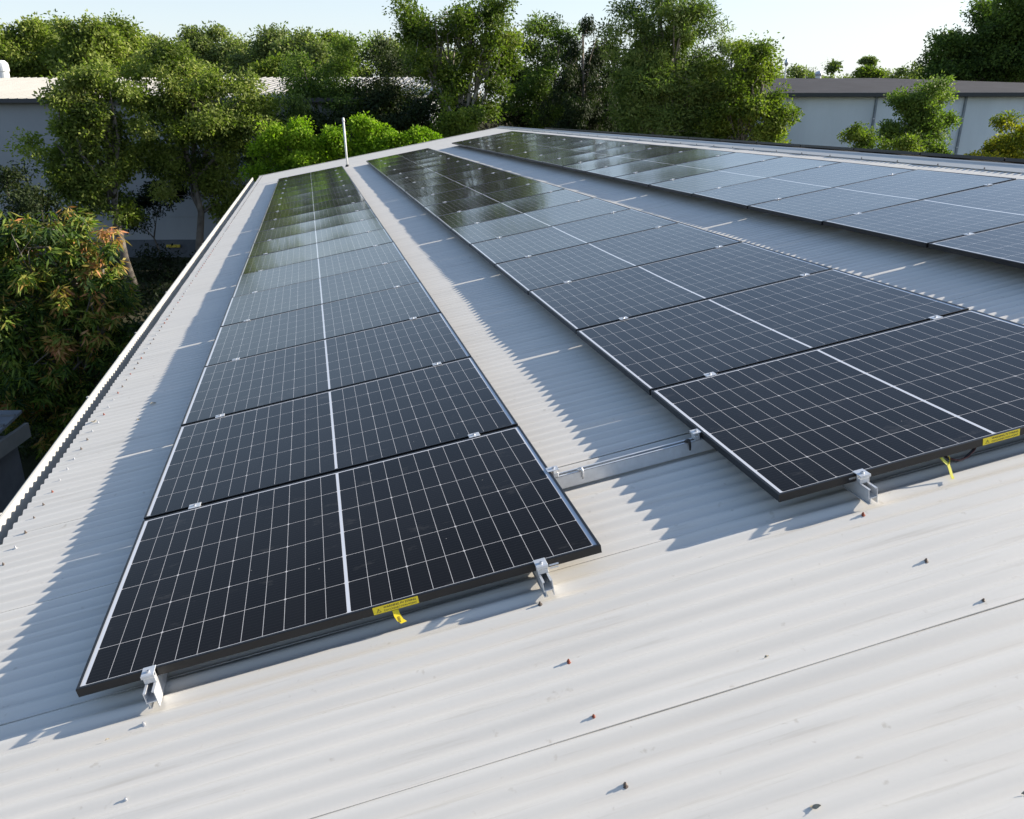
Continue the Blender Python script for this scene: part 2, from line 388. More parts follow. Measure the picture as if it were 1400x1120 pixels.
gme = mesh('gutter', GV, GF, M['cap']); bm_fix(gme); gutter = child(link('gutter', gme), house)
for yy in np.arange(1.9, 25, 1.9):                      # small bracket ears on the lip
    child(MB().box(-0.009, 0.007, -0.010, 0.010, -0.004, 0.006, 0.002).build('gutter_bracket', M['cap']), gutter, Matrix.Translation((gut(yy) - 0.034, yy, -0.094)))
for yy in (4.9, 11.0, 17.2):
    jb_ = MB(); jb_.prism([(a - 0.0012 if a < 0.05 else a, z + (0.0012 if z > -0.1 else -0.0012)) for a, z in gp], -0.03, 0.03)
    child(jb_.build('gutter_joint', M['cap']), gutter, Matrix.Translation((gut(yy) - 0.0008, yy, 0)) @ Matrix.Rotation(0.0054, 4, 'Z'))
# walls (world-vertical), built as one shell under the roof
wv = []
def w2r(p): return RW.T @ p
wl = MB()
pts = [(-0.70, Y0 + 0.05), (-0.70, Y1 - 0.03), (XR + 7.6, Y1 - 0.03), (XR + 7.6, Y0 + 0.05)]
tops = [np.array([px, py, -0.135 if px < XR else ZM - 0.02 + (px - XR) / rd[0] * rd[1] - 0.06]) for px, py in pts]
tops.insert(2, np.array([XR, Y1 - 0.03, -0.14])); tops.append(np.array([XR, Y0 + 0.05, -0.14]))
bot = []
for p in tops:
    q = RW @ p; q[2] = GZ - 0.2; bot.append(RW.T @ q)
n6 = len(tops); wl.add([tuple(p) for p in tops + bot], [(j, (j + 1) % n6, (j + 1) % n6 + n6, j + n6) for j in range(n6)])
child(wl.build('wall', M['wallA']), house)
# roof screws
sb = MB(); sb.lathe((0, 0, 0), [(0.0078, 0), (0.0078, 0.0016), (0.0048, 0.0022), (0.0048, 0.008), (0.0030, 0.009), (0.0026, 0.013)], 8)
sme = [mesh('screw', sb.V, sb.F, M[k]) for k in ('screw', 'rust', 'galv')]
for m_ in sme: bm_fix(m_)
near = [(0.205, -0.4285, 2), (0.198, -0.1235, 2), (1.467, -0.100, 0), (1.470, -0.4084, 1), (1.467, -0.6445, 1), (1.466, -0.8807, 0), (2.625, -0.1086, 1), (2.626, -0.4207, 0), (2.630, -0.6505, 0), (0.205, -0.735, 0), (3.85, -0.40, 0)]
zs = ZM + AMP
rng = random.Random(3)
gx = [(-0.657 + 0.003 * rng.uniform(-1, 1), CREST + WAVE * (2 * k), rng.choice([0, 0, 1, 2])) for k in range(1, 170)]
for x, y, k in near:
    ys_ = CREST + round((y - CREST) / WAVE) * WAVE
    child(link('screw', sme[k]), roof, Matrix.Translation((x, y, zs - 0.001 - 0.0164 * (1 - corr(y)) / 2)) @ Matrix.Rotation(0.12, 4, 'X'))
for x, y, k in gx[:89]: child(link('screw', sme[k]), roof, Matrix.Translation((x, y, zs)))
rest = MB()
for x, y, k in gx[89:]: rest.lathe((x, y, zs), [(0.0095, 0), (0.0055, 0.003), (0.0055, 0.012)], 6)
for j in range(50): rest.lathe((XR - 0.16, CREST + WAVE * (8 * j - 20), zc + 0.002), [(0.009, 0), (0.0055, 0.003), (0.0055, 0.012)], 6)
o = child(rest.build('screw', M['screw']), roof); o['kind'] = 'stuff'

# ------------------------------------------------------------------ panels
fr = MB(); lp = 0.010; th = 0.030
def frame_profile():
    # four mitred sides with a rounded outer edge
    V = []; F = []
    ring = [(0.0, -th), (0.0, -0.0012), (0.0012, 0.0), (lp, 0.0), (lp, -0.0016)]
    for d, z in ring + [(0.0016, -0.0045), (0.0016, -th + 0.0016), (0.028, -th + 0.0016), (0.028, -th)]:
        V += [(d, d, z), (PW - d, d, z), (PW - d, PD - d, z), (d, PD - d, z)]
    n = len(V) // 4
    for k in range(n):
        for j in range(4):
            a, b = k * 4 + j, k * 4 + (j + 1) % 4; c, d = ((k + 1) % n) * 4 + (j + 1) % 4, ((k + 1) % n) * 4 + j
            F.append((a, b, c, d))
    return V, F
V_, F_ = frame_profile(); fme = mesh('frame', V_, F_, M['frame']); bm_fix(fme)
def glass_mesh(sag=0.0034, n=14):
    # toughened glass hangs a few millimetres in its frame
    a = np.linspace(lp - 0.006, PW - lp + 0.006, n + 6); b = np.linspace(lp - 0.006, PD - lp + 0.006, n); X, Y = np.meshgrid(a, b, indexing='ij')
    u_, v_ = 2 * X / PW - 1, 2 * Y / PD - 1
    Z = -0.0018 - 0.0008 * (1 - v_) - sag * (1 - u_ ** 2) ** 0.8 * (1 - v_ ** 2)
    P = np.stack([X, Y, Z], -1).reshape(-1, 3); Q = P - [0, 0, 0.0035]; i = np.arange(n + 5)[:, None] * n + np.arange(n - 1)[None, :]
    q = np.stack([i, i + n, i + n + 1, i + 1], -1).reshape(-1, 4)
    return mesh('glass', np.concatenate([P, Q]), np.concatenate([q, q[:, ::-1] + len(P)]), M['cells'], smooth=True)
gme2 = glass_mesh()
jb = MB(); jb.box(PW / 2 - 0.06, PW / 2 + 0.06, PD - 0.16, PD - 0.08, -0.022, -0.0055, 0.003); jme = mesh('junction_box', jb.V, jb.F, M['cable'])
ORD = ['front', 'second', 'third', 'fourth', 'fifth', 'sixth', 'seventh', 'eighth', 'ninth', 'tenth', 'eleventh', 'twelfth', 'thirteenth', 'fourteenth', 'fifteenth', 'sixteenth', 'seventeenth', 'last and farthest']
prng = random.Random(11)
ROWX = [('left', 0.0), ('middle', 2.3789), ('right', 4.7683)]
LIFT = {'left': 0.0, 'middle': 0.005, 'right': 0.018}
TILT = {'left': 0.0, 'middle': 0.0, 'right': 0.0105}
panels = {}
def place_panel(mw, label, group):
    t_ = empty('solar_panel', mw); tag(t_, label, 'solar panel', group)
    child(link('frame', fme), t_); child(link('glass', gme2), t_); child(link('junction_box', jme), t_); return t_
for rn, rx in ROWX:
    for k in range(18):
        if k == 0: lab = {'left': 'black solar panel at the near end of the left row, yellow sticker in front', 'middle': 'black solar panel at the near end of the middle row with its corner jutting forward', 'right': 'solar panel at the near end of the right row nearest the ridge'}[rn]
        elif k == 17: lab = 'last solar panel at the far end of the %s row' % rn
        else: lab = 'black solar panel, %s from the near end of the %s row' % (ORD[k], rn)
        tx, ty = 0.0012 + prng.gauss(0, 0.0018), prng.gauss(0, 0.0016)
        mw = TW @ Matrix.Translation((rx + prng.uniform(-.0015, .0015), k * PITCH, LIFT[rn])) @ Matrix.Rotation(TILT[rn], 4, 'Y') @ Matrix.Translation((PW / 2, PD / 2, 0)) @ Matrix.Rotation(tx, 4, 'X') @ Matrix.Rotation(ty, 4, 'Y') @ Matrix.Translation((-PW / 2, -PD / 2, 0))
        panels[rn, k] = place_panel(mw, lab, 'solar panels in the %s row' % rn)
# row beyond the ridge, seen only edge on
RIDGE = TW @ Matrix.Translation((XR, 0, ZM)) @ Matrix.Rotation(PHI, 4, 'Y')
for k in range(18):
    lab = 'dark solar panel edge beyond the ridge, %s from the near end' % ORD[k] if k < 17 else 'dark solar panel edge beyond the ridge, farthest one'
    place_panel(RIDGE @ Matrix.Translation((0.24, k * PITCH, 0.112)), lab, 'solar panels on the slope beyond the ridge')

# ------------------------------------------------------------------ rails and clamps
def rail_mesh(length, name='profile'):
    b = MB(); h0, h1, wd, tk = -0.0895, -0.0305, 0.0172, 0.0026
    b.box(-wd, -wd + tk, 0, length, h0 + 0.02, h1); b.box(wd - tk, wd, 0, length, h0 + 0.02, h1)
    b.box(-wd, -wd + 0.008, 0.0005, length - 0.0005, h1 - 0.0032, h1 + 0.0004); b.box(wd - 0.008, wd, 0.0005, length - 0.0005, h1 - 0.0032, h1 + 0.0004)
    b.box(-wd - 0.0002, wd + 0.0002, 0.001, length - 0.001, h0 + 0.021, h0 + 0.025)
    b.box(-0.012, -0.009, 0.0003, length - 0.0003, h0, h0 + 0.022); b.box(wd - tk - 0.0003, wd - 0.0003, 0.0003, length - 0.0003, h0, h0 + 0.0205)
    b.box(-0.018, -0.006, 0.0015, length - 0.0015, h0 - 0.0006, h0 + 0.0022)
    return b
mid = MB(); mid.box(-0.026, 0.026, -0.021, 0.021, 0.0012, 0.0042, 0.0008); mid.box(-0.024, 0.024, -0.0085, -0.006, -0.03, 0.0014); mid.box(-0.024, 0.024, 0.006, 0.0085, -0.03, 0.0014)
midme = mesh('clamp', mid.V, mid.F, M['alu']); bm_fix(midme)
bolt = MB(); bolt.lathe((0, 0, 0), [(0.0065, 0.0044), (0.0065, 0.009), (0.0035, 0.0092), (0.0035, 0.0065)], 10); bome = mesh('bolt', bolt.V, bolt.F, M['galv']); bm_fix(bome)
endc = MB(); endc.box(-0.020, 0.020, -0.032, 0.012, 0.0012, 0.0042, 0.0008); endc.box(-0.0185, 0.0185, -0.014, -0.010, -0.03, 0.0018); endc.box(-0.020, 0.020, -0.036, -0.0325, -0.006, 0.0040); endc.box(-0.018, 0.018, -0.030, -0.0145, -0.0295, -0.012, 0.001)
endme = mesh('end_clamp', endc.V, endc.F, M['alu']); bm_fix(endme)
def add_clamp(parent, y, rz=0, kind='clamp', x=0):
    c = child(link(kind, midme if kind == 'clamp' else endme), parent, Matrix.Translation((x, y, 0)) @ Matrix.Rotation(rz, 4, 'Z'))
    child(link('bolt', bome), c, Matrix.Translation((0, -0.016 if kind != 'clamp' else 0, 0))); return c
LEN = 18 * PITCH + 0.14
rme = rail_mesh(LEN); rmesh = mesh('profile', rme.V, rme.F, M['alu']); bm_fix(rmesh)
railx = {'left': (0.226, 1.508), 'middle': (0.308, 1.524), 'right': (0.30, 1.455)}
for rn, rx in ROWX:
    for side, dx in zip(('outer', 'ridge side'), railx[rn]):
        r_ = empty('mounting_rail', roofm(rx + dx, 0, LIFT[rn] - dx * TILT[rn]))
        tag(r_, 'long aluminium rail under the %s row of panels, %s' % (rn, 'the one nearer the gutter' if side == 'outer' else 'the one nearer the ridge'), 'mounting rail', 'rails under the panel rows')
        child(link('profile', rmesh), r_, Matrix.Translation((0, -0.076, 0)))
        add_clamp(r_, 0.0, 0, 'end_clamp'); add_clamp(r_, 17 * PITCH + PD, math.pi, 'end_clamp')
        for k in range(1, 18): add_clamp(r_, k * PITCH - (PITCH - PD) / 2, prng.uniform(-.03, .03))
        if rn == 'left' and side != 'outer':
            p = MB(); p.lathe((0, 0, 0), [(0.003, 0), (0.003, 0.032)], 8, 0); p.lathe((0, -0.004, -0.009), [(0.0022, 0), (0.0022, 0.030)], 8, 0)
            child(p.build('pin', M['galv']), r_, Matrix.Translation((0.024, -0.03, -0.004)))
# cross rail that ties the left and the middle rows
cr = empty('cross_rail', roofm(0, 0.632, 0)); tag(cr, 'short bright aluminium rail lying across the gap between left and middle rows', 'mounting rail')
XA, XB = PW - 0.16, 2.3789 + 0.16
b = rail_mesh(XB - XA); o = b.build('profile', M['alu']); child(o, cr, Matrix.Translation((XA, 0, 0)) @ Matrix.Rotation(-math.pi / 2, 4, 'Z'))
add_clamp(cr, 0, math.pi / 2, 'end_clamp', PW); add_clamp(cr, 0, -math.pi / 2, 'end_clamp', 2.3789)
for xx in (PW + 0.125, 2.3789 - 0.062):
    e = MB(); e.tube([(0, -0.010, -0.030), (0, -0.012, -0.022), (0.002, -0.020, -0.019), (0.003, -0.026, -0.026), (0.003, -0.027, -0.045), (0.002, -0.026, -0.062)], [0.006, 0.0075, 0.0075, 0.006, 0.005, 0.004], 8); e.lathe((-0.002, -0.008, -0.030), [(0.010, 0), (0.010, 0.006), (0.006, 0.009)], 10)
    child(e.build('earthing_clip', M['cable'] if xx > 2 else M['galv'], smooth=True), cr, Matrix.Translation((xx, 0, 0)))

# ------------------------------------------------------------------ stickers, tags, cable
def text_mesh(body, size, align='CENTER', bold=0.0):
    cu = bpy.data.curves.new('t', 'FONT'); cu.body = body; cu.size = size; cu.align_x = align; cu.extrude = 0.0; cu.offset = bold
    ob = bpy.data.objects.new('t', cu); COL.objects.link(ob); dg = bpy.context.evaluated_depsgraph_get(); dg.update()
    me_ = bpy.data.meshes.new_from_object(ob.evaluated_get(dg)); bpy.data.objects.remove(ob); return me_
def sticker(panel, x0, x1):
    st = MB(); st.box(x0, x1, -0.0012, -0.0002, -0.0285, -0.0015, 0.0002); s_ = child(st.build('warning_label', M['yellow']), panel)
    b_ = MB(); wdt = x1 - x0
    # triangle sign: outline of three bars and a mark
    cx_, z0 = x0 + 0.018, -0.0240
    tri = [(cx_ - 0.0085, z0), (cx_ + 0.0085, z0), (cx_, z0 + 0.015)]
    inn = [(cx_ - 0.0062, z0 + 0.0013), (cx_ + 0.0062, z0 + 0.0013), (cx_, z0 + 0.0123)]
    V = [(a, -0.0014, z) for a, z in tri + inn]; b_.add(V, [(0, 1, 4, 3), (1, 2, 5, 4), (2, 0, 3, 5)])
    b_.add([(cx_ - 0.0007, -0.0014, z0 + 0.0045), (cx_ + 0.0007, -0.0014, z0 + 0.0045), (cx_ + 0.0011, -0.0014, z0 + 0.0095), (cx_ - 0.0011, -0.0014, z0 + 0.0095)], [(0, 1, 2, 3)])
    child(link('warning_triangle', mesh('warning_triangle', b_.V, b_.F, M['ink'])), s_)
    for txt, zz, sz in (('WARNING PV STRING', -0.0125, 0.0108), ('DISCONNECTION POINT', -0.0245, 0.0098)):
        tm = text_mesh(txt, sz, bold=0.00022 if txt[0] == 'W' else 0.0001); tm.materials.clear(); tm.materials.append(M['ink'])
        xs_ = [v.co.x for v in tm.vertices]; wd_ = max(xs_) - min(xs_); sc = min(1.15, (wdt - 0.042) / wd_)
        mx = Matrix.Translation((x0 + 0.034 + (wdt - 0.040) / 2, -0.0014, zz)) @ Matrix.Rotation(math.pi / 2, 4, 'X') @ Matrix.Diagonal((sc, 1, 1, 1))
        child(link('lettering', tm), s_, mx)
sticker(panels['left', 0], 0.937, 1.088)
sticker(panels['middle', 0], 0.800, 0.951)
# the maker's small grey print on the middle panel's front edge
pm = MB()
for k in range(9): pm.box(0.268 + k * 0.0042, 0.268 + k * 0.0042 + 0.003, -0.0006, -0.0002, -0.0155, -0.0115)
pm.box(0.268, 0.304, -0.0006, -0.0002, -0.0185, -0.0175)
child(pm.build('printed_mark', plain('grey_print', (0.45, 0.45, 0.45), 0.5)), panels['middle', 0])
def ribbon(name, pts, width, mat, wdir=(1, 0, 0), th_=0.0012):
    V = []; F = []; wd = np.array(wdir, float); wd /= np.linalg.norm(wd)
    for i, p in enumerate(pts):
        p = np.array(p, float); tng = np.array(pts[min(i + 1, len(pts) - 1)], float) - np.array(pts[max(i - 1, 0)], float); nrm = np.cross(wd, tng); nrm /= np.linalg.norm(nrm) + 1e-9
        tw = p + 0
        for a, b2 in ((-1, -1), (1, -1), (1, 1), (-1, 1)): V.append(tw + wd * a * width / 2 + nrm * b2 * th_ / 2)
    for k in range(len(pts) - 1):
        for j in range(4): F.append((k * 4 + j, k * 4 + (j + 1) % 4, (k + 1) * 4 + (j + 1) % 4, (k + 1) * 4 + j))
    F += [(0, 1, 2, 3), tuple(range(len(V) - 4, len(V)))[::-1]]
    me_ = mesh(name, V, F, mat); bm_fix(me_); return me_
o = link('cable_tag', ribbon('cable_tag', [(0, 0.02, -0.026), (0.0, 0.002, -0.032), (0.002, -0.010, -0.046), (0.008, -0.016, -0.062), (0.018, -0.017, -0.074)], 0.021, M['yellow'], (1, 0.25, 0)), None, roofm(1.008, 0.0, 0)); tag(o, 'yellow printed tag hanging under the sticker of the left front panel', 'cable tag')
tb = MB()
for k in range(5): tb.add([(-0.006, -0.0156 - 0.0006 * k, -0.047 - 0.0045 * k), (0.003 + 0.001 * (k % 3), -0.0156 - 0.0006 * k, -0.047 - 0.0045 * k), (0.003, -0.0164 - 0.0006 * k, -0.0495 - 0.0045 * k), (-0.006, -0.0164 - 0.0006 * k, -0.0495 - 0.0045 * k)], [(0, 1, 2, 3)])
child(link('lettering', mesh('lettering', tb.V, tb.F, M['ink'])), o, Matrix.Translation((0.006, -0.0012, 0)))
o = link('cable_tie', ribbon('cable_tie', [(-0.006, 0.012, -0.028), (-0.004, -0.004, -0.038), (0.004, -0.020, -0.052), (0.004, -0.030, -0.070), (0.003, -0.040, -0.088), (-0.001, -0.052, -0.0925)], 0.012, plain('pale_yellow_tie', (0.72, 0.66, 0.09), 0.5), (1, 0.15, 0)), None, roofm(3.020, 0.0, 0)); tag(o, 'long yellow tie hanging down to the roof under the middle front panel', 'cable tie')
o2 = link('tie_tail', ribbon('tie_tail', [(0.004, -0.018, -0.051), (0.014, -0.014, -0.046), (0.020, -0.006, -0.036), (0.022, 0.004, -0.030)], 0.009, M['yellow'], (0.5, 0.8, 0.2))); child(o2, o)
cb = MB(); cb.tube([(0.00, 0.03, -0.034), (0.008, 0.004, -0.046), (0.03, -0.006, -0.058), (0.06, -0.004, -0.056), (0.10, 0.004, -0.040), (0.13, 0.02, -0.033)], 0.0034, 8); o = cb.build('cable', M['cable'], None, roofm(3.036, 0, 0), True); tag(o, 'black cable loop sagging below the front edge of the middle panel row', 'cable')
cb = MB(); cb.tube([(0.00, 0.03, -0.034), (0.014, 0.0, -0.044), (0.04, -0.010, -0.053), (0.075, -0.008, -0.050), (0.11, 0.002, -0.038), (0.135, 0.02, -0.033)], 0.0026, 8); o2 = cb.build('red_strand', plain('red_cable', (0.06, 0.010, 0.009), 0.4), None, None, True); child(o2, o)
# vent pipe near the far end
pb = env(475, 228, 1.0); base = np.array([1.876, 21.95, -0.10]); bw = RW @ base
vp = empty('vent_pipe', tr(bw)); tag(vp, 'thin white vent pipe standing at the far end of the roof', 'vent pipe')
pp = MB(); pp.lathe((0, 0, -0.05), [(0.027, 0), (0.027, 1.24)], 16); child(pp.build('pipe', M['white'], smooth=True), vp, Matrix.Rotation(R(-1.6), 4, 'Y'))
pp = MB(); pp.lathe((0, 0, 0), [(0.036, 0), (0.036, 0.05), (0.026, 0.09), (0.012, 0.11)], 16); child(pp.build('cap', M['white'], smooth=True), vp, Matrix.Rotation(R(-1.6), 4, 'Y') @ Matrix.Translation((0, 0, 1.18)))
pp = MB(); pp.lathe((0, 0, -0.03), [(0.06, 0), (0.056, 0.05), (0.04, 0.085)], 16); child(pp.build('boot', M['cable'], smooth=True), vp)

# ------------------------------------------------------------------ dead leaves on the roof
lm = plain('dead_leaf', (0.42, 0.36, 0.26), 0.8, 0, 0.4, 30)
DL = [((-0.33, 3.24), 0.06, 'two brown leaf scraps on the sunlit roof strip beside the left row'), ((-0.38, 2.98), 0.05, 'dry brown leaf lying near the gutter beside the left row'), ((-0.70, 3.16), 0.05, 'small dry leaf lying at the edge of the gutter'), ((1.83, -1.10), 0.035, 'grey skeleton leaf at the bottom edge of the roof'), ((2.25, -1.22), 0.03, 'curled pale leaf at the lower right of the roof'), ((1.98, -0.62), 0.022, 'tiny curled leaf lying alone in the middle of the open roof'), ((0.10, -0.16), 0.02, 'tiny straw coloured leaf left of the near rail end')]
for k, ((x, y), sz, lb) in enumerate(DL):
    sz *= 0.66
    rr = random.Random(k); V = []; n = 7
    for i in range(n):
        t_ = i / (n - 1); wdt = 0.28 * sz * math.sin(math.pi * min(t_ * 0.95 + 0.03, 1)); zz = 0.004 + 0.10 * sz * math.sin(t_ * 5 + k)
        V += [((t_ - 0.5) * sz, -wdt, zz + 0.1 * sz), ((t_ - 0.5) * sz, 0, zz), ((t_ - 0.5) * sz, wdt, zz + 0.12 * sz)]
    F = []
    for i in range(n - 1):
        for j in range(2): F.append((i * 3 + j, i * 3 + 3 + j, i * 3 + 4 + j, i * 3 + 1 + j))
    me_ = mesh('dead_leaf', V, F, lm)
    o = link('dead_leaf', me_, None, roofm(x, y, ZM + AMP * float(corr(np.array(y))) + 0.002, rr.uniform(-.6, .6))); tag(o, lb, 'leaf', 'dead leaves on the roof')

# ------------------------------------------------------------------ trees
def leaf_quads(C, D, N, ln, wd):
    """C base points, D unit directions, N side directions; quads bent along the middle"""
    ln = ln[:, None]; wd = wd[:, None]
    a = C; m1 = C + D * ln * 0.45 + N * wd * 0.5; t = C + D * ln; m2 = C + D * ln * 0.45 - N * wd * 0.5
    V = np.stack([a, m1, t, m2], 1).reshape(-1, 3); n = len(C)
    F = np.arange(n * 4).reshape(n, 4); return V, F
def unit(v): return v / (np.linalg.norm(v, axis=-1, keepdims=True) + 1e-9)
def crown(rng, lobes, ncl, per, rc, ln, wd, style='broad', tint_c=(0.45, 0.22)):
    """lobes: (centre, radii); returns cluster centres and the leaf mesh"""
    if style == 'broad': ln, wd, per = ln * 0.70, wd * 0.70, int(per * 1.7)
    elif style == 'weep': ln, wd, per = ln * 0.8, wd * 0.9, int(per * 1.4)
    lobes = [(np.array(c, float), np.array(r, float)) for c, r in lobes]
    vol = np.array([np.prod(r) ** (2 / 3) for c, r in lobes]); vol /= vol.sum()
    cs = []; ti = []; od = []
    for (c, r), f in zip(lobes, vol):
        n = max(4, int(ncl * f)); nb = max(4, int(n / 8) + 2)
        bd = unit(rng.normal(size=(nb, 3)) + np.array([0, 0, 0.15])); br = rng.uniform(0.35, 1.0, nb) ** 0.6; bs = rng.uniform(0.22, 0.44, nb)
        bt = rng.normal(0, tint_c[1], nb)
        which = rng.integers(0, nb, n); d = unit(rng.normal(size=(n, 3))); rad = rng.uniform(0.1, 1.0, n) ** 0.5
        p_ = bd[which] * br[which][:, None] + d * (bs[which] * rad)[:, None]
        st_ = rng.random(n) < 0.09; p_[st_] = unit(rng.normal(size=(st_.sum(), 3))) * rng.uniform(0.3, 1.0, (st_.sum(), 1))
        cs.append(c + p_ * r); ti.append(np.clip(tint_c[0] + bt[which] * 0.7 + rng.normal(0, tint_c[1] * 0.6, n), 0, 1))
        od.append(unit(d * 0.8 + bd[which] * 0.5))
    od = np.concatenate(od)
    cs = np.concatenate(cs); ti = np.concatenate(ti); nc = len(cs)
    if style == 'weep':
        k = per; base = np.repeat(cs, k, 0); off = unit(rng.normal(size=base.shape)) * (rng.uniform(0, 1, (len(base), 1)) ** 0.5) * rc * np.array([0.75, 0.75, 0.95])
        C = base + off + np.array([0, 0, -0.25 * rc])
        D = unit(off / rc * np.array([0.8, 0.8, 0.2]) + np.stack([rng.normal(0, .45, len(base)), rng.normal(0, .45, len(base)), -0.85 * np.ones(len(base))], 1))
    elif style == 'rosette':
        k = per; base = np.repeat(cs, k, 0); az = rng.uniform(0, 6.28, len(base)); dr = rng.uniform(-1.9, 0.25, len(base))
        D = unit(np.stack([np.cos(az), np.sin(az), dr], 1)); C = base + D * 0.03 + rng.normal(size=base.shape) * rc * 0.3
    else:
        k = per; base = np.repeat(cs, k, 0); off = rng.normal(size=base.shape); off = unit(off) * (rng.uniform(0, 1, (len(base), 1)) ** 0.55) * rc * np.repeat(np.exp(rng.normal(0, 0.2, nc)), k)[:, None] * np.array([1.15, 1.15, 0.8])
        C = base + off; D = unit(off * 0.9 / rc + rng.normal(size=base.shape) * 0.8 + np.array([0, 0, -0.25]))
    n = len(C); N = unit(np.cross(D, unit(np.repeat(od, per, 0) * 0.9 + rng.normal(size=(n, 3)) * 0.55 + np.array([0, 0, 0.35]))))
    T = np.clip(np.repeat(ti, per) + rng.normal(0, 0.13, n), 0, 1)
    if style == 'broad': N = unit(N + 0.0)
    V, F = leaf_quads(C, D, N, ln * rng.uniform(0.65, 1.3, n), wd * rng.uniform(0.7, 1.25, n))
    return cs, V, F, np.repeat(T, 4)
def limbs(rng, base, lobes, cs, r0, bark, trunk_top=None, lean=(0, 0)):
    mb = MB(); base = np.array(base, float)
    c0 = np.mean([l[0] for l in lobes], 0) if trunk_top is None else np.array(trunk_top, float)
    pts = [base + (c0 - base) * t_ + np.array([lean[0] * math.sin(t_ * 3), lean[1] * math.sin(t_ * 3), 0]) + (rng.normal(size=3) * 0.08 * (0 < t_ < 1)) * [1, 1, 0] for t_ in (0, .2, .4, .6, .8, 1.0)]
    mb.tube(pts, [r0 * 1.25, r0, r0 * .85, r0 * .65, r0 * .42, r0 * .12], 9)
    for c, r in lobes:
        s = pts[3] if c[2] > pts[3][2] else pts[2]
        mdp = (s + np.array(c)) / 2 + rng.normal(size=3) * 0.2; mb.tube([s, mdp, np.array(c)], [r0 * .5, r0 * .36, r0 * .18], 7)
        inner = cs[np.argsort(np.linalg.norm((cs - c) / r, axis=1))]
        for q in inner[len(inner) // 6: len(inner) // 2: max(1, len(inner) // 14)]:
            mb.tube([np.array(c) * 0.6 + s * 0.4, (np.array(c) + q) / 2 + rng.normal(size=3) * 0.15, q], [r0 * .22, r0 * .14, r0 * .05], 5)
    return mb
def tree(name, label, cat, d, lobes_px, leaf, seed, ncl, per, rc, ln, wd, base_u=None, bark='bark', style='broad', r0=0.16, group=None, tint=(0.45, 0.22), depth=0.9, base_z=0.0, twigs=0):
    """lobes_px: (u, v, half width, half height[, depth shift]) in photograph pixels at distance d"""
    rng = np.random.default_rng(seed); lobes = []
    for lb in lobes_px:
        dd = d + (lb[4] if len(lb) > 4 else 0); c = env(lb[0], lb[1], dd); k = dd / FPX * 1.06
        rx, rz = lb[2] * k, lb[3] * k; lobes.append((c, np.array([rx, min(rx, rz * 1.3) * depth, rz])))
    bu = base_u if base_u is not None else np.mean([l[0] for l in lobes_px])
    bp = env(bu, 300, d); bp[2] = GZ + base_z
    # crown in coordinates of the tree's own base
    loc = [(c - bp, r) for c, r in lobes]
    cs, V, F, T = crown(rng, loc, ncl, per, rc, ln, wd, style, tint)
    t_ = empty(name, tr(bp)); tag(t_, label, cat, group)
    child(link('crown', mesh('crown', V, F, L[leaf], False, T)), t_)
    mb = limbs(rng, (0, 0, 0), loc, cs, r0, bark, trunk_top=np.array([np.mean([l[0][0] for l in loc]), np.mean([l[0][1] for l in loc]), max(l[0][2] for l in loc)]) * [0.8, 0.8, 0.80])
    for k in range(twigs):
        q = cs[np.argsort(-cs[:, 2])[rng.integers(0, max(2, len(cs) // 8))]]
        for _ in range(3): mb.tube([q - [0, 0, .35], q + rng.normal(size=3) * .08, q + np.array([rng.normal(0, .16), rng.normal(0, .1), rng.uniform(.15, .38)])], [.012, .008, .003], 5)
    child(mb.build('trunk', M[bark], smooth=True), t_)
    return t_
# -- in front of the left neighbour
tree('tree', 'olive green tree with two crown lobes in front of the white wall at left', 'tree', 31,
     [(128, 125, 32, 30), (95, 150, 38, 30, -.4), (155, 165, 40, 45), (75, 195, 32, 42, -.5), (105, 225, 40, 40), (150, 225, 38, 45, .5), (140, 275, 35, 35), (150, 125, 28, 30), (115, 150, 35, 45), (120, 265, 35, 30, .6), (165, 245, 25, 35, .6)], 'olive', 1, 250, 95, 0.42, 0.20, 0.11, base_u=168, r0=0.17)
tree('tree', 'tall leafy tree before the white wall, right of the two-lobed olive tree', 'tree', 33,
     [(250, 85, 52, 28), (215, 115, 42, 35, -.4), (300, 120, 50, 40), (255, 150, 60, 45, -.5), (320, 165, 42, 45), (225, 185, 35, 35), (285, 205, 55, 45, .4), (262, 255, 40, 35, .5), (310, 255, 38, 40, 1), (235, 235, 40, 30, .6)], 'olive', 2, 330, 95, 0.45, 0.20, 0.10, base_u=270, r0=0.15)
tree('tree', 'grey green drooping tree between the leafy tree and the bright bushes', 'tree', 35,
     [(365, 135, 42, 35), (340, 180, 35, 45), (385, 185, 40, 45, .6), (350, 235, 40, 40, .3)], 'weep', 3, 120, 70, 0.5, 0.20, 0.06, base_u=330, bark='pale_bark', style='weep', r0=0.14)
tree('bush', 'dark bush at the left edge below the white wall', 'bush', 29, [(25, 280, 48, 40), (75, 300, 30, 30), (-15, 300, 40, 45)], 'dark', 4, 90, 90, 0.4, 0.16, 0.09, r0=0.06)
tree('bush', 'dark low bush at the foot of the left wall beside the trunk', 'bush', 34, [(225, 270, 26, 22), (188, 285, 20, 25)], 'dark', 44, 50, 80, 0.38, 0.15, 0.08, r0=0.05)
